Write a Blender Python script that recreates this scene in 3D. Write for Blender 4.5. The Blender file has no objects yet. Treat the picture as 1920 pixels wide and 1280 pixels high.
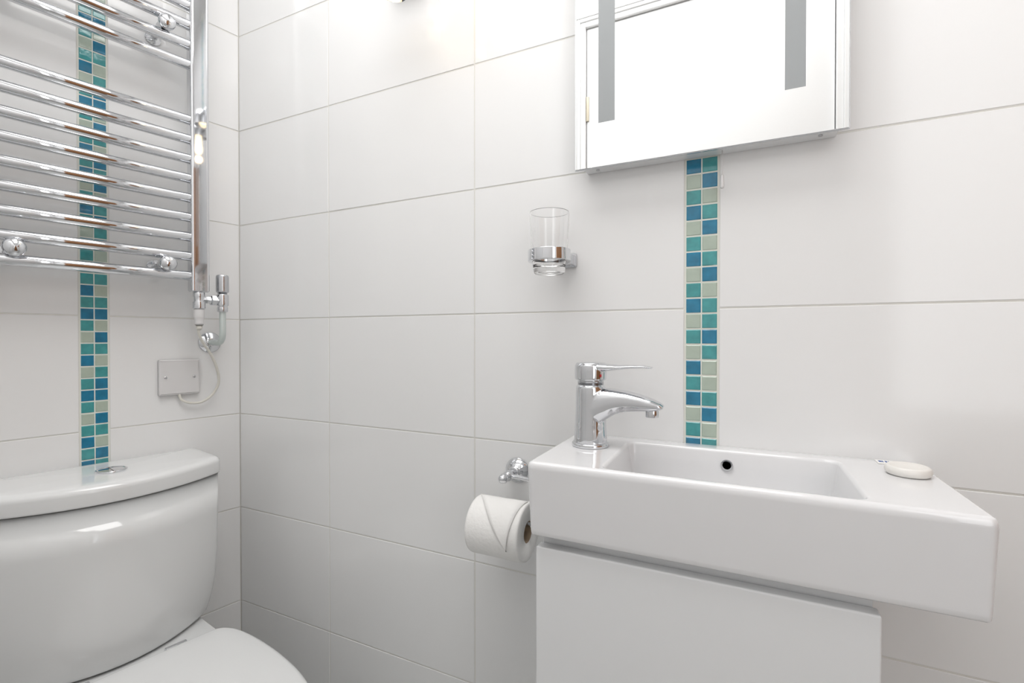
import bpy, bmesh, math, random
from mathutils import Vector, Matrix
random.seed(7)
PHI=math.radians(12.19); ZO=1.08
FL=-1.08; CE=1.33; RW=2.1; FW=-0.945
sc=bpy.context.scene
COL=bpy.context.collection
try:
    sc.view_settings.view_transform='Standard'; sc.view_settings.look='None'
except Exception: pass

# ---------------- materials
def mat(name,col,rough=.3,metal=0,coat=0,trans=0,ior=1.5,noise=0,nscale=8,bump=0,bscale=20,spec=.5,emis=None,est=0):
    m=bpy.data.materials.new(name);m.use_nodes=True;nt=m.node_tree
    b=nt.nodes['Principled BSDF']
    b.inputs['Base Color'].default_value=(*col,1);b.inputs['Roughness'].default_value=rough
    b.inputs['Metallic'].default_value=metal;b.inputs['Coat Weight'].default_value=coat
    b.inputs['Coat Roughness'].default_value=.03
    b.inputs['Transmission Weight'].default_value=trans;b.inputs['IOR'].default_value=ior
    b.inputs['Specular IOR Level'].default_value=spec
    if emis:
        b.inputs['Emission Color'].default_value=(*emis,1);b.inputs['Emission Strength'].default_value=est
    tc=nt.nodes.new('ShaderNodeTexCoord')
    if noise:
        n=nt.nodes.new('ShaderNodeTexNoise');n.inputs['Scale'].default_value=nscale;n.inputs['Detail'].default_value=4
        nt.links.new(tc.outputs['Object'],n.inputs['Vector'])
        r=nt.nodes.new('ShaderNodeMix');r.data_type='RGBA'
        r.inputs['A'].default_value=(*[max(0,c*(1-noise)) for c in col],1)
        r.inputs['B'].default_value=(*[min(1,c*(1+noise)) for c in col],1)
        nt.links.new(n.outputs['Fac'],r.inputs['Factor']);nt.links.new(r.outputs['Result'],b.inputs['Base Color'])
    if bump:
        n=nt.nodes.new('ShaderNodeTexNoise');n.inputs['Scale'].default_value=bscale
        nt.links.new(tc.outputs['Object'],n.inputs['Vector'])
        u=nt.nodes.new('ShaderNodeBump');u.inputs['Strength'].default_value=bump;u.inputs['Distance'].default_value=.01
        nt.links.new(n.outputs['Fac'],u.inputs['Height']);nt.links.new(u.outputs['Normal'],b.inputs['Normal'])
    return m
TILE=mat('tile_glaze',(.868,.868,.866),.12,noise=.008,nscale=2,bump=.012,bscale=6)
GROUT=mat('grout',(.76,.75,.71),.8,noise=.05,nscale=40)
MGROUT=mat('mosaic_grout',(.78,.79,.72),.7,noise=.05,nscale=60)
BLUE=mat('glass_blue',(.016,.20,.34),.12,noise=.45,nscale=70,coat=.5,bump=.08,bscale=60)
TEAL=mat('glass_teal',(.065,.33,.34),.12,noise=.35,nscale=70,coat=.5,bump=.08,bscale=60)
PALE=mat('glass_pale',(.45,.53,.45),.15,noise=.12,nscale=55,coat=.5,bump=.08,bscale=60)
CHROME=mat('chrome',(.70,.71,.73),.045,1)
CHROME2=mat('chrome_satin',(.58,.59,.61),.22,1)
CERAM=mat('ceramic',(.83,.83,.84),.08,coat=.5,noise=.004)
TOIL=mat('toilet_ceramic',(.81,.82,.82),.10,coat=.4,noise=.004)
SEATM=mat('seat_plastic',(.83,.84,.84),.18,noise=.004)
VAN=mat('vanity_gloss',(.87,.88,.89),.12,coat=.4,noise=.004)
PLAST=mat('white_plastic',(.74,.73,.73),.3,noise=.01)
CABLEM=mat('cable_rubber',(.74,.72,.66),.4,noise=.02)
DARK=mat('dark_gap',(.16,.14,.13),.6,noise=.1)
MIRR=mat('mirror_silver',(.91,.92,.92),.005,1)
FROST=mat('frosted_glass',(.36,.38,.39),.45,noise=.02)
GLASS=mat('clear_glass',(1,1,1),0,trans=1,ior=1.45)
PAPER=mat('tissue_paper',(.90,.89,.87),.9,noise=.02,nscale=60,bump=.1,bscale=160)
CARD=mat('cardboard',(.45,.34,.24),.9,noise=.1)
SOAP=mat('soap',(.86,.84,.80),.4,noise=.03,bump=.1,bscale=60)
PAINT=mat('white_paint',(.90,.90,.90),.45,noise=.01)
DOORM=mat('door_paint',(.93,.93,.93),.35,noise=.01)
FLOORM=mat('floor_tile',(.78,.80,.79),.35,noise=.06,nscale=5)
WOOD=mat('brown_wood',(.30,.14,.06),.35,noise=.35,nscale=7)
BRASS=mat('hinge_metal',(.55,.5,.4),.3,1)
REDM=mat('red_dot',(.7,.03,.03),.3,noise=.05)
INK=mat('blue_ink',(.05,.12,.35),.6,noise=.05)
BULB=mat('bulb_glow',(1,.85,.6),.3,emis=(1,.78,.5),est=2.2)
LAMPM=mat('ceiling_diffuser',(1,1,1),.3,emis=(1,.98,.95),est=1)
FILLM=mat('fill_panel_glow',(1,1,1),.3,emis=(.97,.99,1),est=.5)  # glow of the added fill panel in the front wall

# ---------------- object helpers
class T: pass
cur=T()
def wl(p):  # left wall frame (o,-s,z) -> world
    return Vector((math.cos(PHI)*p[0]+math.sin(PHI)*p[1],-math.sin(PHI)*p[0]+math.cos(PHI)*p[1],p[2]))
def begin(name,anchor,label,cat,left=False,group=None):
    e=bpy.data.objects.new(name,None);COL.objects.link(e);e.empty_display_size=.05
    cur.a=Vector(anchor);cur.root=e;cur.left=left;cur.single=False
    e.location=wl(anchor) if left else Vector(anchor)
    if left:e.rotation_euler=(0,0,-PHI)
    e['label']=label;e['category']=cat
    if group:e['group']=group
    return e
def fin(bm,name,mats,bev=0,bseg=3,smooth=True,parent='root',label=None,wn=True,sub=0,bang=30):
    me=bpy.data.meshes.new(name)
    bmesh.ops.recalc_face_normals(bm,faces=bm.faces)
    bmesh.ops.translate(bm,verts=bm.verts,vec=-cur.a)
    bm.to_mesh(me);bm.free()
    if not isinstance(mats,(list,tuple)):mats=[mats]
    for m in mats:me.materials.append(m)
    if smooth:
        for p in me.polygons:p.use_smooth=True
    ob=bpy.data.objects.new(name,me);COL.objects.link(ob)
    ob.parent=cur.root if parent=='root' else parent
    if bev:
        b=ob.modifiers.new('b','BEVEL');b.width=bev;b.segments=bseg;b.limit_method='ANGLE';b.angle_limit=math.radians(bang)
    if sub:
        s=ob.modifiers.new('s','SUBSURF');s.levels=sub;s.render_levels=sub
    if wn and smooth and not sub:
        w=ob.modifiers.new('w','WEIGHTED_NORMAL');w.keep_sharp=True;w.weight=80
    if label:ob['label']=label
    return ob
def merge_solo(ob):
    r=ob.parent;ob.parent=None
    ob.location=r.location;ob.rotation_euler=r.rotation_euler
    for k in r.keys():ob[k]=r[k]
    n=r.name;bpy.data.objects.remove(r);ob.name=n
    return ob
def bx(bm,x0,x1,y0,y1,z0,z1,mi=0):
    vs=[bm.verts.new((x,y,z)) for x in(x0,x1) for y in(y0,y1) for z in(z0,z1)]
    for f in((0,1,3,2),(4,6,7,5),(0,4,5,1),(2,3,7,6),(0,2,6,4),(1,5,7,3)):
        bm.faces.new([vs[i] for i in f]).material_index=mi
def box(name,c,m,bev=0,**k):
    bm=bmesh.new();bx(bm,*c);return fin(bm,name,m,bev=bev,**k)
def loft_bm(bm,rings,cap0=True,cap1=True,mi=0,closed=True):
    R=[[bm.verts.new(p) for p in r] for r in rings];n=len(R[0])
    for a,b in zip(R,R[1:]):
        for i in range(n if closed else n-1):
            j=(i+1)%n
            bm.faces.new((a[i],a[j],b[j],b[i])).material_index=mi
    if cap0:bm.faces.new(R[0]).material_index=mi
    if cap1:bm.faces.new(R[-1][::-1]).material_index=mi
def loft(name,rings,m,cap0=True,cap1=True,**k):
    bm=bmesh.new();loft_bm(bm,rings,cap0,cap1);return fin(bm,name,m,**k)
def lathe_rings(prof,c,ax='z',n=48):
    out=[]
    for r,h in prof:
        r=max(r,1e-5);ring=[]
        for i in range(n):
            t=2*math.pi*i/n;a=r*math.cos(t);b=r*math.sin(t)
            d={'z':(a,b,h),'x':(h,a,b),'y':(a,h,b)}[ax]
            ring.append((c[0]+d[0],c[1]+d[1],c[2]+d[2]))
        out.append(ring)
    return out
def lathe(name,prof,c,m,ax='z',n=48,**k):
    return loft(name,lathe_rings(prof,c,ax,n),m,**k)
def crom(pts,n=8):
    P=[Vector(p) for p in pts];P=[2*P[0]-P[1]]+P+[2*P[-1]-P[-2]];o=[]
    for i in range(1,len(P)-2):
        for k in range(n):
            t=k/n;a,b,c,d=P[i-1:i+3]
            o.append(.5*((2*b)+(c-a)*t+(2*a-5*b+4*c-d)*t*t+(3*b-a-3*c+d)*t**3))
    o.append(P[-2]);return o
def sweep_rings(path,r,n=16):
    rings=[];up=None
    for i,p in enumerate(path):
        t=(path[min(i+1,len(path)-1)]-path[max(i-1,0)]).normalized()
        if up is None:
            up=t.orthogonal().normalized()
        up=(up-t*up.dot(t)).normalized();s=t.cross(up)
        rr=r(i/(len(path)-1)) if callable(r) else r
        rings.append([tuple(p+up*rr*math.cos(2*math.pi*k/n)+s*rr*math.sin(2*math.pi*k/n)) for k in range(n)])
    return rings
def sweep(name,pts,r,m,smooth_n=8,n=16,**k):
    path=crom(pts,smooth_n) if smooth_n else [Vector(p) for p in pts]
    return loft(name,sweep_rings(path,r,n),m,**k)
def rpoly(pts,rad,n=6):
    out=[];N=len(pts)
    for i in range(N):
        p=Vector(pts[i]);r=rad[i]
        if r<=0: out.append(p);continue
        a=Vector(pts[i-1])-p;b=Vector(pts[(i+1)%N])-p
        ra=min(r,a.length*.45);rb=min(r,b.length*.45)
        A=p+a.normalized()*ra;B=p+b.normalized()*rb
        for k in range(n+1):
            t=k/n;out.append(A*(1-t)**2+p*2*t*(1-t)*1.0+B*t*t)
    return out
def offs(poly,d):
    N=len(poly);ar=sum(poly[i].x*poly[(i+1)%N].y-poly[(i+1)%N].x*poly[i].y for i in range(N));sg=1 if ar>0 else -1
    out=[]
    for i in range(N):
        t=(poly[(i+1)%N]-poly[i-1]);t=t.normalized() if t.length>1e-9 else Vector((1,0))
        nrm=Vector((t.y,-t.x))*sg
        out.append(poly[i]-nrm*d)
    return out
def shr(poly,k):
    x0=min(p.x for p in poly);x1=max(p.x for p in poly);y0=min(p.y for p in poly);y1=max(p.y for p in poly)
    c=Vector(((x0+x1)/2,(y0+y1)/2));return [c+(p-c)*k for p in poly]
def z3(poly,z):return [(p.x,p.y,z) for p in poly]
def rr(x0,x1,y0,y1,r,n=6):
    return rpoly([(x0,y0),(x1,y0),(x1,y1),(x0,y1)],[r]*4,n)

# ---------------- room
def structure(ob,name):
    ob.name=name;ob['kind']='structure';return ob
Pz=.2515
def tile_wall(name,mapf,ucuts,vmin,vmax,umin,umax,skip=()):
    bm=bmesh.new()
    def bxm(u0,u1,v0,v1,d0,d1,mi):
        vs=[bm.verts.new(mapf(u,v,d)) for u in(u0,u1) for v in(v0,v1) for d in(d0,d1)]
        for f in((0,1,3,2),(4,6,7,5),(0,4,5,1),(2,3,7,6),(0,2,6,4),(1,5,7,3)):
            bm.faces.new([vs[i] for i in f]).material_index=mi
    bxm(umin,umax,vmin,vmax,-.10,-.0010,0)
    cs=sorted(set([vmin]+[j*Pz for j in range(-8,9) if vmin<j*Pz<vmax]+[vmax]))
    g=.0012;b=.0008
    for (u0,u1) in ucuts:
        for v0,v1 in zip(cs,cs[1:]):
            a0,a1,b0,b1=u0+g,u1-g,v0+g,v1-g
            tx=random.uniform(-.00025,.00025);ty=random.uniform(-.0002,.0002)
            O=[bm.verts.new(mapf(u,v,-.0012)) for u,v in((a0,b0),(a1,b0),(a1,b1),(a0,b1))]
            I=[bm.verts.new(mapf(u,v,0+dd)) for u,v,dd in((a0+b,b0+b,-tx-ty),(a1-b,b0+b,tx-ty),(a1-b,b1-b,tx+ty),(a0+b,b1-b,-tx+ty))]
            bm.faces.new(I).material_index=1
            for i in range(4):
                j=(i+1)%4;bm.faces.new((O[i],O[j],I[j],I[i])).material_index=1
    cur.a=Vector((0,0,0));cur.root=None
    ob=fin(bm,name,[GROUT,TILE],smooth=False,parent=None)
    return structure(ob,name)
XM0,XM1=1.1275,1.1794
tile_wall('wall_back',lambda u,v,d:(u,-d,v),[(-.0,.3248),(.3248,.7254),(.7254,XM0),(XM1,XM1+.4025),(XM1+.4025,XM1+.805),(XM1+.805,RW)],FL,CE,-.02,RW)
SM0,SM1=.2742,.3241
def lmap(u,v,d):
    p=wl((d,-u,v));return (p.x,p.y,p.z)
tile_wall('wall_left',lmap,[(0,SM0),(SM1,SM1+.4025),(SM1+.4025,.96)],FL,CE,0,.96)
def sbox(name,c,m,bev=0):
    cur.a=Vector((0,0,0));cur.root=None
    return structure(box(name,c,m,bev,parent=None,smooth=False),name)
sbox('floor',(-.3,RW+.1,FW-.12,.1,FL-.08,FL),FLOORM)
sbox('ceiling',(-.3,RW+.1,FW-.12,.1,CE,CE+.08),PAINT)
sbox('wall_right',(RW,RW+.1,FW-.1,.1,FL,CE),PAINT)
DX0,DX1,DT=.698,1.467,1.085
WX0,WX1,WZ0,WZ1=1.60,2.04,-.30,1.12
cur.root=None;cur.a=Vector((0,0,0))
bm=bmesh.new()
bx(bm,-.3,DX0,FW-.1,FW,FL,CE);bx(bm,DX0,DX1,FW-.1,FW,DT,CE)
bx(bm,DX1,WX0,FW-.1,FW,FL,CE);bx(bm,WX1,RW,FW-.1,FW,FL,CE);bx(bm,WX0,WX1,FW-.1,FW,FL,WZ0);bx(bm,WX0,WX1,FW-.1,FW,WZ1,CE)
structure(fin(bm,'wall_front',PAINT,smooth=False,parent=None),'wall_front')
sbox('door_1',(DX0+.003,DX1-.003,FW-.045,FW-.004,FL+.004,DT-.003),DOORM)
bm=bmesh.new()
W1=.065
for k,(w0,w1,d) in enumerate(((0,.018,.010),(.018,.03,.016),(.03,W1,.020))):
    bx(bm,DX0-w1,DX0-w0,FW,FW+d,FL,DT+w1);bx(bm,DX1+w0,DX1+w1,FW,FW+d,FL,DT+w1);bx(bm,DX0-w0,DX1+w0,FW,FW+d,DT+w0,DT+w1)
structure(fin(bm,'trim_1',DOORM,bev=.002,smooth=False,parent=None),'trim_1')
# added window-like glowing panel, unseen, frontal fill from behind the camera
cur.root=None;cur.a=Vector((0,0,0));bm=bmesh.new()
f=.035
bx(bm,WX0,WX0+f,FW-.08,FW-.03,WZ0,WZ1);bx(bm,WX1-f,WX1,FW-.08,FW-.03,WZ0,WZ1);bx(bm,WX0+f,WX1-f,FW-.08,FW-.03,WZ0,WZ0+f);bx(bm,WX0+f,WX1-f,FW-.08,FW-.03,WZ1-f,WZ1)
bx(bm,WX0+f,WX1-f,FW-.07,FW-.06,WZ0+f,WZ1-f,1)
structure(fin(bm,'fill_panel_1',[DOORM,FILLM],smooth=False,parent=None),'fill_panel_1')
sbox('brown_reflector',(RW-.03,RW-.001,-.80,-.1,FL+.004,.95),WOOD,.003)  # added unseen brown slab, gives the chrome something dark to reflect
# mosaic strips
pat='b t|p b|t p|b t|p b|t p|b t|p b|t p|b t|p t|t b|p t|b p|t p|b t|p b|t p'.split('|')
patL='t b|b t|p b|t p|b t|t b|p t|b b|t p|p b|t t|b p|t t|b b|t p|p b|t t|b p|p t|t b|b b|t p|p b|t t|b p'.split('|')
MI={'b':1,'t':2,'p':3}
def mosaic(name,mapf,u0,u1,ztop,pt):
    bm=bmesh.new();pitch=.0254
    def quadbox(a0,a1,b0,b1,d0,d1,mi,bv):
        O=[bm.verts.new(mapf(u,v,d0)) for u,v in((a0,b0),(a1,b0),(a1,b1),(a0,b1))]
        I=[bm.verts.new(mapf(u,v,d1)) for u,v in((a0+bv,b0+bv),(a1-bv,b0+bv),(a1-bv,b1-bv),(a0+bv,b1-bv))]
        bm.faces.new(I).material_index=mi
        for i in range(4):
            j=(i+1)%4;bm.faces.new((O[i],O[j],I[j],I[i])).material_index=mi
    quadbox(u0,u1,FL,CE,-.001,-.0004,0,0)
    kmin=int((ztop-CE)/pitch)-1
    for k in range(kmin,110):
        zt=ztop-k*pitch;zb=zt-pitch
        if zt>CE or zb<FL:continue
        row=pt[k%len(pt)].split()
        w=(u1-u0-.003)/2
        for c in range(2):
            a=u0+.0015+c*w
            quadbox(a+.001,a+w-.001,zb+.0013,zt-.0013,-.0004,.0006,MI[row[c]],.0012)
    cur.root=None;cur.a=Vector((0,0,0))
    structure(fin(bm,name,[MGROUT,BLUE,TEAL,PALE],smooth=False,parent=None),name)
mosaic('trim_2',lambda u,v,d:(u,-d,v),XM0,XM1,.246,pat)
mosaic('trim_3',lambda u,v,d:lmap(SM0+SM1-u,v,d),SM0,SM1,.118+.0254*9,patL)

# ---------------- basin
HB=-.2214
begin('wash_basin',(1.19,-.11,-.327),'white rectangular ceramic basin mounted on the tiled wall above the vanity','basin')
ox0,ox1,oy0,oy1=.940,1.4376,-.2270,0
O=rr(ox0,ox1,oy0,oy1,.010)
Ib=rr(1.045,1.335,-.2125,-.034,.016)
rings=[z3(offs(O,.03),-.327),z3(offs(O,.012),-.327),z3(offs(O,.0075),-.3262),z3(offs(O,.005),-.3235),z3(offs(O,.0042),-.318),z3(offs(O,0),-.232),z3(offs(O,.0005),-.2265),z3(offs(O,.0025),-.2230),z3(offs(O,.006),HB),
 z3(offs(Ib,-.005),HB),z3(offs(Ib,-.0015),HB-.0012),z3(offs(Ib,.0005),HB-.005),z3(offs(Ib,.004),-.250),z3(offs(Ib,.008),-.278),z3(offs(Ib,.014),-.289),z3(offs(Ib,.026),-.2945),z3(offs(Ib,.06),-.297)]
rings=[[(x,min(y,-0.0005),z) for x,y,z in r] for r in rings]
loft('basin_bowl',rings,CERAM)
lathe('overflow_ring',[(.0085,-.003),(.0085,.0004),(.0075,.001),(.0062,.0008),(.006,-.002)],(1.193,-.0375,-.2435),CHROME2,'y',cap0=False,cap1=False)
lathe('overflow_hole',[(.0062,.0),(.001,.0)],(1.193,-.0385,-.2435),DARK,'y')
lathe('drain',[(.021,-.002),(.021,.001),(.018,.002),(.001,.0025)],(1.17,-.125,-.296),CHROME)
# ---------------- vanity
begin('vanity_unit',(1.15,-.1,FL),'glossy white vanity cabinet with a plain door under the basin','cabinet')
box('cabinet_body',(.953,1.344,-.193,-.001,FL+.08,-.329),VAN,.001)
box('door',(.949,1.348,-.213,-.194,FL+.085,-.3445),VAN,.0025)
box('plinth',(.963,1.334,-.165,-.001,FL,FL+.079),VAN,.001)
# ---------------- tap
TX,TY=.994,-.092
begin('mixer_tap',(TX,TY,HB),'chrome single lever basin mixer tap standing on the basin ledge','tap')
lathe('base_ring',[(.0285,0),(.0295,.001),(.0295,.005),(.028,.0065),(.024,.007)],(TX,TY,HB),CHROME)
bm=bmesh.new()
loft_bm(bm,lathe_rings([(.0262,.004),(.0262,.012),(.0250,.03),(.0240,.06),(.0238,.085),(.0232,.095),(.0205,.099),(.012,.1)],(TX,TY,HB)))
def sec(cx,cz,w,h,ang,n=20,e=2.6):
    o=[]
    for i in range(n):
        t=2*math.pi*i/n;c,s=math.cos(t),math.sin(t)
        a=abs(c)**(2/e)*(1 if c>0 else -1)*w/2;b=abs(s)**(2/e)*(1 if s>0 else -1)*h/2
        o.append((TX+cx-math.sin(ang)*b,TY+a,HB+cz+math.cos(ang)*b))
    return o
sp=[(-.002,.056,.046,.070,-.05),(.014,.0640,.046,.060,-.05),(.028,.0695,.044,.049,.0),(.040,.0730,.042,.040,.0),(.057,.0745,.039,.033,-.07),(.078,.0730,.036,.0265,-.14),(.096,.0705,.033,.0195,-.22),(.107,.0690,.030,.0125,-.25),(.1125,.0678,.025,.006,-.25)]
loft_bm(bm,[sec(*q) for q in sp])
b=fin(bm,'tap_body',CHROME,wn=False)
m=b.modifiers.new('r','REMESH');m.mode='VOXEL';m.voxel_size=.0010;m.use_smooth_shade=True
m=b.modifiers.new('s','SMOOTH');m.factor=.6;m.iterations=14
lathe('aerator',[(.0092,-.0035),(.0098,-.003),(.0098,.007),(.0085,.008)],(TX+.096,TY,HB+.056),CHROME)
lathe('neck',[(.0205,.098),(.0205,.106),(.0195,.107)],(TX,TY,HB),CHROME2)
bm=bmesh.new()
loft_bm(bm,lathe_rings([(.0240,.106),(.0252,.108),(.0255,.122),(.0250,.129),(.0225,.1335),(.012,.1345)],(TX,TY,HB)))
loft_bm(bm,[sec(-.012,.1275,.040,.012,0),sec(.006,.1275,.043,.013,-.02),sec(.028,.1265,.038,.012,-.03),sec(.045,.1270,.032,.0075,.0),sec(.065,.1285,.029,.0055,.05),sec(.085,.1290,.026,.0045,-.03),sec(.096,.1274,.020,.003,-.2)])
b=fin(bm,'lever_handle',CHROME,wn=False)
m=b.modifiers.new('r','REMESH');m.mode='VOXEL';m.voxel_size=.0008;m.use_smooth_shade=True
m=b.modifiers.new('s','SMOOTH');m.factor=.5;m.iterations=5
lathe('temperature_dot',[(.0024,0),(.0024,.0014),(.0001,.0016)],(TX+.0200,TY-.0150,HB+.114),REDM,'x')
# ---------------- soap
begin('soap_bar',(1.403,-.078,HB),'small round cream soap bar lying on the basin ledge','soap')
b=lathe('soap_bar',[(.0205,0),(.0232,.002),(.0242,.006),(.0232,.010),(.021,.0118),(.0195,.0115),(.0178,.0100),(.0002,.0100)],(1.403,-.078,HB),SOAP)
merge_solo(b)
begin('soap_wrapper',(1.40,-.015,HB),'clear paper soap wrapper with faint blue print lying on the basin','wrapper')
box('wrapper_film',(1.383,1.424,-.030,-.006,HB,HB+.0008),PAPER,0)
bm=bmesh.new()
for i,w in enumerate((.004,.002,.003,.002,.004,.002,.003)):
    x=1.386+i*.0037;bx(bm,x,x+w*.8,-.020,-.012,HB+.0008,HB+.0010)
fin(bm,'printed_mark',INK,smooth=False)
# ---------------- tumbler + holder
CX,CY=.9135,-.068
begin('tumbler_holder',(.92,0,.09),'chrome wall bracket with a ring carrying a glass tumbler','holder')
loft('wall_plate',[[(x,y,z) for x,z in [(p.x,p.y) for p in rr(.902,.942,.080,.106,.004)]] for y in(-.0003,-.006,-.0075)],CHROME,bev=0)
bm=bmesh.new();bx(bm,.906,.938,CY+.0345,-.006,.083,.103);fin(bm,'arm',CHROME,bev=.003)
prof=[(.0294,.083),(.0360,.083),(.0368,.084),(.0368,.102),(.0360,.103),(.0316,.103)]
lathe('ring',prof+[prof[0]],(CX,CY,0),CHROME,cap0=False,cap1=False,n=64)
begin('glass_tumbler',(CX,CY,.062),'clear glass tumbler sitting in the chrome ring holder','tumbler')
b=lathe('glass_tumbler',[(.001,.062),(.024,.062),(.0268,.064),(.0278,.070),(.0315,.105),(.0345,.166),(.0340,.1673),(.0330,.166),(.0296,.105),(.0262,.078),(.022,.074),(.001,.073)],(CX,CY,0),GLASS,n=64)
merge_solo(b)
# ---------------- toilet roll holder and roll
begin('toilet_roll_holder',(.822,0,-.305),'chrome wall mounted toilet roll holder with round rose and finial','holder')
lathe('wall_rose',[(.0245,0),(.0245,-.003),(.021,-.006),(.019,-.010),(.013,-.013),(.010,-.016),(.0085,-.022)],(.822,0,-.305),CHROME,'y')
lathe('stem',[(.0085,-.020),(.0075,-.03),(.0095,-.036),(.0095,-.046),(.006,-.050),(.0045,-.053),(.0075,-.057),(.0092,-.062),(.0078,-.068),(.0035,-.0715),(.0005,-.072)],(.822,0,-.305),CHROME,'y')
RZ=-.3905;RR=.0510;BZ=RZ+.0178-.0043
sweep('roll_bar',[(.822,-.041,-.305),(.850,-.045,-.305),(.880,-.050,-.307),(.891,-.057,-.318),(.893,-.066,-.345),(.891,-.070,-.366),(.882,-.070,BZ+.001),(.87,-.070,BZ),(.82,-.070,BZ),(.775,-.070,BZ)],.0042,CHROME)
RC=(0,-.070,RZ)
begin('toilet_roll',(.82,RC[1],RZ-RR),'white toilet paper roll with pointed folded sheet hanging on the holder','toilet paper')
x0,x1=.773,.876
lathe('paper_roll',[(.019,x0+.001),(RR-.0037,x0),(RR-.0007,x0+.0015),(RR,x0+.005),(RR,x1-.005),(RR-.0007,x1-.0015),(RR-.0037,x1),(.019,x1-.001),(.019,x0+.001)],RC,PAPER,'x',n=72,cap0=False,cap1=False)
lathe('cardboard_core',[(.0188,x0+.002),(.0188,x1-.002),(.0178,x1-.002),(.0178,x0+.002),(.0188,x0+.002)],RC,CARD,'x',cap0=False,cap1=False)
bm=bmesh.new();n=20;R=RR+.0009;rows=[]
for i in range(n+1):
    t=i/n;a=math.radians(-5+t*115)
    xa=x0+.004+.080*t;xb=x1-.003-.018*t
    rows.append([bm.verts.new((xa+(xb-xa)*k/6,RC[1]-(R+.001*t)*math.sin(a),RC[2]+(R+.001*t)*math.cos(a))) for k in range(7)])
for a,b_ in zip(rows,rows[1:]):
    for k in range(6):bm.faces.new((a[k],a[k+1],b_[k+1],b_[k]))
o=fin(bm,'end_sheet',PAPER,wn=False);s=o.modifiers.new('s','SOLIDIFY');s.thickness=.0009
# ---------------- mirror cabinet
begin('mirror_cabinet',(1.148,0,.243),'slim mirror cabinet with two frosted strips on the wall','mirror')
box('cabinet_body',(.962,1.336,-.0355,-.0008,.246,.842),VAN,.001)
box('mirror_glass',(.951,1.346,-.041,-.036,.243,.845),MIRR,.0003,bseg=1,smooth=False)
box('glass_edge',(.950,1.347,-.0385,-.0358,.2420,.846),CHROME2,0,smooth=False)
for xa,xb,zb in((.992,1.020,.317),(1.268,1.294,.311)):
    box('light_strip',(xa,xb,-.0413,-.0408,zb,.842),FROST,0,smooth=False)
for x in(.985,1.315):
    lathe('screw',[(.003,0),(.003,-.001),(.001,-.0012)],(x,-.018,.246),CHROME2)
sweep('pull_cord',[(1.1845,-.018,.247),(1.1845,-.018,.232),(1.1845,-.018,.205)],.0008,PLAST,3,8)
lathe('cord_pull',[(.0012,.209),(.0026,.206),(.003,.190),(.0022,.187),(.0005,.1865)],(1.1845,-.018,0),PLAST,n=20)
# ---------------- wall lamp (mostly above the picture)
begin('wall_lamp',(.64,0,.70),'chrome wall spotlight bar with warm glowing bulbs above the tiles','lamp')
box('back_plate',(.53,.76,-.02,-.0005,.700,.740),CHROME,.004)
for x,rz,bz in((.580,.645,.647),(.702,.645,.586)):
    sweep('arm',[(x,-.015,rz+.065),(x,-.05,rz+.065),(x,-.07,rz+.042)],.006,CHROME,4,12)
    lathe('lamp_shade',[(.010,rz+.050),(.020,rz+.044),(.024,rz+.025),(.027,rz),(.026,rz),(.023,rz+.025),(.018,rz+.040),(.008,rz+.044)],(x,-.07,0),CHROME)
    lathe('bulb',[(.008,rz+.036),(.011,bz+.034),(.013,bz+.022),(.0125,bz+.012),(.008,bz+.003),(.001,bz)],(x,-.07,0),BULB,n=32)
# ---------------- ceiling lamp
begin('ceiling_light',(.85,-.46,CE-.03),'flush white ceiling light panel','lamp')
box('lamp_housing',(.25,1.45,-.76,-.16,CE-.03,CE-.0005),PAINT,.004)
box('diffuser',(.27,1.43,-.74,-.18,CE-.034,CE-.0305),LAMPM,.002)

# ================= left wall things: frame coordinates (o,-s,z)
def L(o,s,z):return (o,-s,z)
begin('towel_rail',L(.08,.31,.062),'chrome ladder heated towel rail mounted on the tiled wall','towel rail',left=True)
SA,SB=.124,.496
for s in(SA,SB):
    pr=rr(.064,.094,-s-.0195,-s+.0195,.007,6)
    loft('post',[z3(offs(pr,.003),.060),z3(pr,.0630),z3(pr,1.055),z3(offs(pr,.004),1.06)],CHROME)
zs=[.097+.0454*i for i in range(9)]+[.588,.634,.680,.725,.771]+[.90,.945,.99]
for z in zs:
    lathe('rail',[(.0112,-SB+.012),(.0112,-SA-.012)],L(.080,0,z),CHROME,'y',n=32)
for s,z in((.190,.119),(.430,.119),(.190,.657),(.430,.657),(.190,.967),(.430,.967)):
    lathe('wall_bracket',[(.016,0),(.016,.004),(.008,.007),(.0065,.012),(.0065,.064),(.010,.066),(.0135,.069),(.0135,.090),(.0165,.092),(.0168,.099),(.0150,.1045),(.010,.1075),(.001,.109)],L(.0,s,z),CHROME,'x',n=40)
VS=.073
begin('radiator_valve',L(.08,VS,-.06),'chrome radiator valve with painted pipe and wall rose','valve',left=True)
lathe('tail_nut',[(.0115,.020),(.0135,.022),(.0135,.036),(.011,.038),(.011,.048),(.0125,.050),(.0125,.0592),(.009,.0595)],L(.08,SA,0),CHROME,n=6*6)
lathe('union_nut',[(.008,-SA+.004),(.009,-.108),(.009,-.100),(.0128,-.098),(.0128,-.088),(.009,-.086),(.009,-.074)],L(.08,0,.042),CHROME,'y',n=6,smooth=False)
lathe('valve_body',[(.008,.014),(.0118,.016),(.0118,.026),(.010,.028),(.0135,.032),(.0135,.056),(.0105,.058),(.0105,.062)],L(.08,VS,0),CHROME)
lathe('valve_cap',[(.0105,.062),(.0132,.063),(.0140,.066),(.0140,.100),(.0128,.1045),(.011,.1055),(.001,.106)],L(.08,VS,0),CHROME2)
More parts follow.
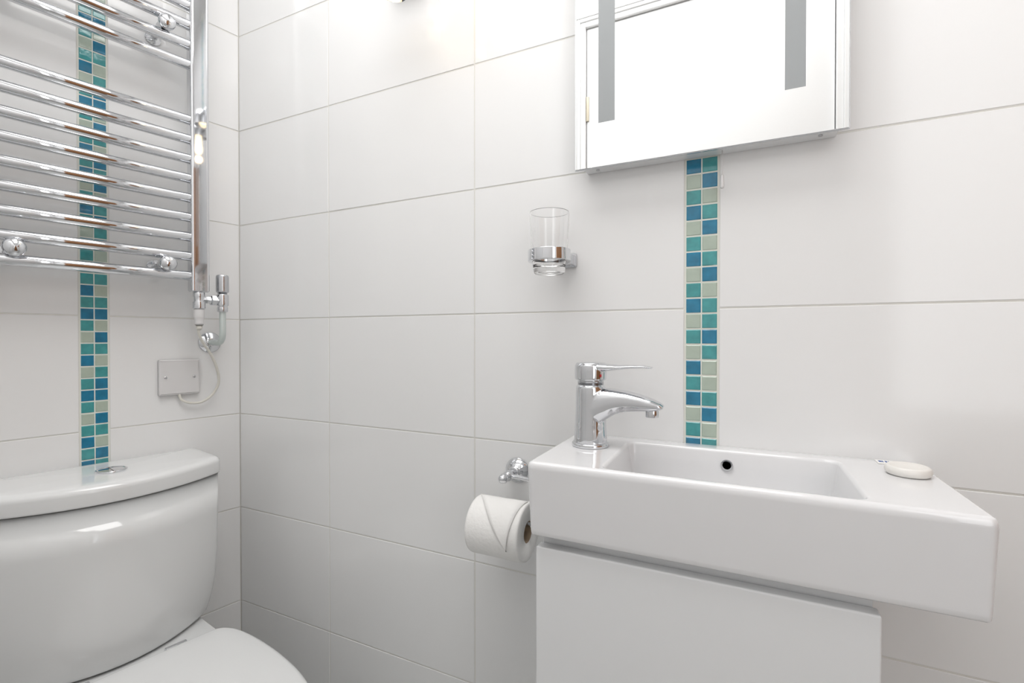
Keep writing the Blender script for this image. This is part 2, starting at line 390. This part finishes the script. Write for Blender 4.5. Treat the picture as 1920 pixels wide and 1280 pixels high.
sweep('pipe',[L(.08,VS,.018),L(.08,VS,-.01),L(.08,VS,-.036),L(.074,VS,-.052),L(.058,VS,-.060),L(.03,VS,-.060),L(.001,VS,-.060)],.0072,mat('painted_pipe',(.62,.68,.66),.3,metal=.3,noise=.03))
lathe('wall_rose',[(.0265,0),(.0265,.002),(.024,.005),(.015,.011),(.0095,.013),(.0085,.0135)],L(0,VS,-.060),CHROME,'x')
begin('heating_element_cable',L(.08,SA,0),'white electric cable running from towel rail element to the connection plate','cable',left=True)
lathe('element_nut',[(.009,-.018),(.0095,-.014),(.0095,-.002),(.0112,.0),(.0112,.019),(.010,.0198)],L(.08,SA,0),PLAST)
lathe('cable_gland',[(.004,-.030),(.006,-.026),(.007,-.018)],L(.08,SA,0),CABLEM)
sweep('cable',[L(.08,SA,-.022),L(.078,SA,-.036),L(.068,.113,-.058),L(.050,.088,-.090),L(.036,.070,-.125),L(.026,.062,-.160),L(.018,.072,-.190),L(.014,.095,-.208),L(.012,.120,-.209),L(.009,.138,-.200),L(.007,.143,-.186)],.0031,CABLEM,10,12)
begin('connection_plate',L(0,.1415,-.187),'square white electrical flex outlet plate screwed to the tiles','outlet plate',left=True)
def wplate(s0,s1,z0,z1,prof,r):
    rings=[]
    for ins,o in prof:
        q=offs(rr(s0,s1,z0,z1,r),ins)
        rings.append([(o,-p.x,p.y) for p in q])
    return rings
loft('plate',wplate(.0985,.1845,-.187,-.101,[(0,.0002),(0,.0075),(.001,.0095),(.004,.0105)],.004),PLAST)
for s in(.1115,.1715):
    lathe('screw',[(.0032,.0105),(.0032,.0115),(.001,.0118)],L(0,s,-.144),CHROME2,'x',n=20)

# toilet
SC=.300
begin('toilet',L(.3,SC,FL),'white ceramic close coupled toilet with closed seat beneath the towel rail','toilet',left=True)
def dout(hw,ob,os_,of_,rb=.012,rf=.022):
    pts=[(ob,-hw),(os_,-hw)];rad=[rb,rf]
    N=14
    for i in range(1,N):
        t=-1+2*i/N;pts.append((os_+(of_-os_)*(1-abs(t)**2.0),t*hw));rad.append(0)
    pts+=[(os_,hw),(ob,hw)];rad+=[rf,rb]
    return [Vector((p.x,p.y-SC)) for p in rpoly(pts,rad,6)]
LD=dout(.196,.002,.155,.222)
BD=dout(.1925,.004,.152,.218)
BB=dout(.170,.012,.138,.212)
def clampo(r):return [(max(x,.002),y,z) for x,y,z in r]
def bmix(t):return [a.lerp(b,t) for a,b in zip(BD,BB)]
brs=[z3(shr(bmix(1),.9),-.6805),z3(offs(bmix(1),.008),-.680),z3(offs(bmix(1),.003),-.677),z3(bmix(.92),-.670),z3(bmix(.68),-.652),z3(bmix(.42),-.625),z3(bmix(.2),-.585),z3(bmix(.07),-.53),z3(bmix(0),-.44),z3(bmix(0),-.3595)]
loft('cistern',[clampo(r) for r in brs],TOIL)
lr=[z3(offs(LD,d),z) for d,z in((.004,-.3580),(.001,-.3570),(0,-.354),(0,-.334),(.001,-.329),(.004,-.3245),(.010,-.3215))]
LI=offs(LD,.010)
lr+=[z3(shr(LI,.93),-.3203),z3(shr(LI,.8),-.3194),z3(shr(LI,.4),-.3188),z3(shr(LI,.05),-.3187)]
loft('cistern_lid',[clampo(r) for r in lr],TOIL)
def ell(prof,c,rx,ry,n=48):
    return [[(c[0]+rx*k*math.cos(2*math.pi*i/n),c[1]+ry*k*math.sin(2*math.pi*i/n),z) for i in range(n)] for k,z in prof]
bc=(.122,-SC+.002)
loft('flush_button',ell([(1,-.3200),(1,-.3160),(.93,-.3148),(.86,-.3153),(.85,-.3165),(.82,-.3158),(.01,-.3153)],bc,.026,.026),CHROME)
box('flush_button_split',(bc[0]-.021,bc[0]+.021,bc[1]-.0006,bc[1]+.0006,-.3156,-.3150),DARK,0)
def egg(tab,n=40):
    P=crom([(o,h,0) for o,h in tab],5)
    a=[Vector((p.x,-SC+p.y)) for p in P];b=[Vector((p.x,-SC-p.y)) for p in P[::-1]]
    return a+b[1:]
PAN=[(.012,.150),(.10,.158),(.20,.163),(.30,.170),(.42,.176),(.52,.171),(.60,.152),(.665,.112),(.698,.065),(.708,.0)]
BASE=[(.06,.10),(.12,.105),(.2,.108),(.27,.11),(.34,.112),(.4,.108),(.47,.095),(.52,.07),(.55,.04),(.56,.0)]
pr0=egg(PAN);pr1=egg(BASE)
def mixp(t):return [a.lerp(b,t) for a,b in zip(pr0,pr1)]
prs=[(1,0,FL),(1,0,FL+.03),(.97,0,FL+.08),(.85,0,FL+.16),(.60,0,FL+.24),(.30,0,FL+.30),(.10,0,FL+.34),(0,.001,FL+.365),(0,0,-.693),(0,.002,-.687),(0,.006,-.6835)]
pl=[clampo(z3(offs(mixp(t),d),z)) for t,d,z in prs]+[clampo(z3(shr(pr0,.85),-.6830))]
loft('pan',pl,TOIL)
SEAT=[(.262,.12),(.266,.146),(.290,.166),(.34,.179),(.43,.187),(.53,.184),(.61,.165),(.672,.125),(.708,.075),(.722,.0)]
se=egg(SEAT)
loft('seat',[z3(offs(se,d),z) for d,z in((.006,-.6834),(.002,-.682),(.001,-.673),(.004,-.6705))],SEATM)
sl=[z3(offs(se,d),z) for d,z in((.004,-.670),(.0005,-.668),(0,-.662),(.002,-.657),(.006,-.6535),(.010,-.652))]
SI=offs(se,.010)
sl+=[z3(shr(SI,k),z) for k,z in((.92,-.6500),(.8,-.6488),(.5,-.6478),(.1,-.6475))]
loft('seat_lid',sl,SEATM)
for y in(-.075,.075):
    lathe('hinge',[(.010,y-.018),(.011,y-.017),(.011,y+.017),(.010,y+.018)],(.249,-SC,-.671),CHROME,'y',n=24)

# door hinge seen in the mirror
begin('door_hinge',(DX0+.006,FW,.79),'small metal butt hinge on the white door','hinge')
b=box('door_hinge',(DX0+.001,DX0+.011,FW-.0045,FW+.002,.745,.835),BRASS,.001);merge_solo(b)

# ---------------- lights
def area(name,loc,rot,sx,sy,p,col=(1,1,1)):
    l=bpy.data.lights.new(name,'AREA');l.shape='RECTANGLE';l.size=sx;l.size_y=sy;l.energy=p;l.color=col
    o=bpy.data.objects.new(name,l);COL.objects.link(o);o.location=loc;o.rotation_euler=rot;return o
area('ceiling_lamp_light',(.85,-.46,CE-.036),(0,0,0),1.14,.54,9.6,(1,.99,.98))
area('fill_light',((WX0+WX1)/2,FW-.05,(WZ0+WZ1)/2),(math.radians(90),0,0),WX1-WX0-.08,WZ1-WZ0-.08,2.3,(.96,.985,1))  # added fill light, shines from the unseen panel towards the basin wall
for x in(.702,):
    l=bpy.data.lights.new('bulb_light','POINT');l.energy=.035;l.color=(1,.7,.4);l.shadow_soft_size=.012
    o=bpy.data.objects.new('bulb_light',l);COL.objects.link(o);o.location=(x,-.07,.57)
w=bpy.data.worlds.new('w');sc.world=w;w.use_nodes=True
w.node_tree.nodes['Background'].inputs[0].default_value=(1,1,1,1);w.node_tree.nodes['Background'].inputs[1].default_value=.5
# ---------------- camera
cam=bpy.data.cameras.new('camera');co=bpy.data.objects.new('camera',cam);COL.objects.link(co)
cam.sensor_width=36;cam.lens=891.83/1920*36;cam.clip_start=.01
co.location=(1.21,-.8367,-.0479)
co.rotation_mode='XYZ';co.rotation_euler=(math.radians(90-.4585),math.radians(0),math.radians(25.568))
sc.camera=co
for o in list(bpy.data.objects):
    if o.parent is None:
        o.location.z+=ZO
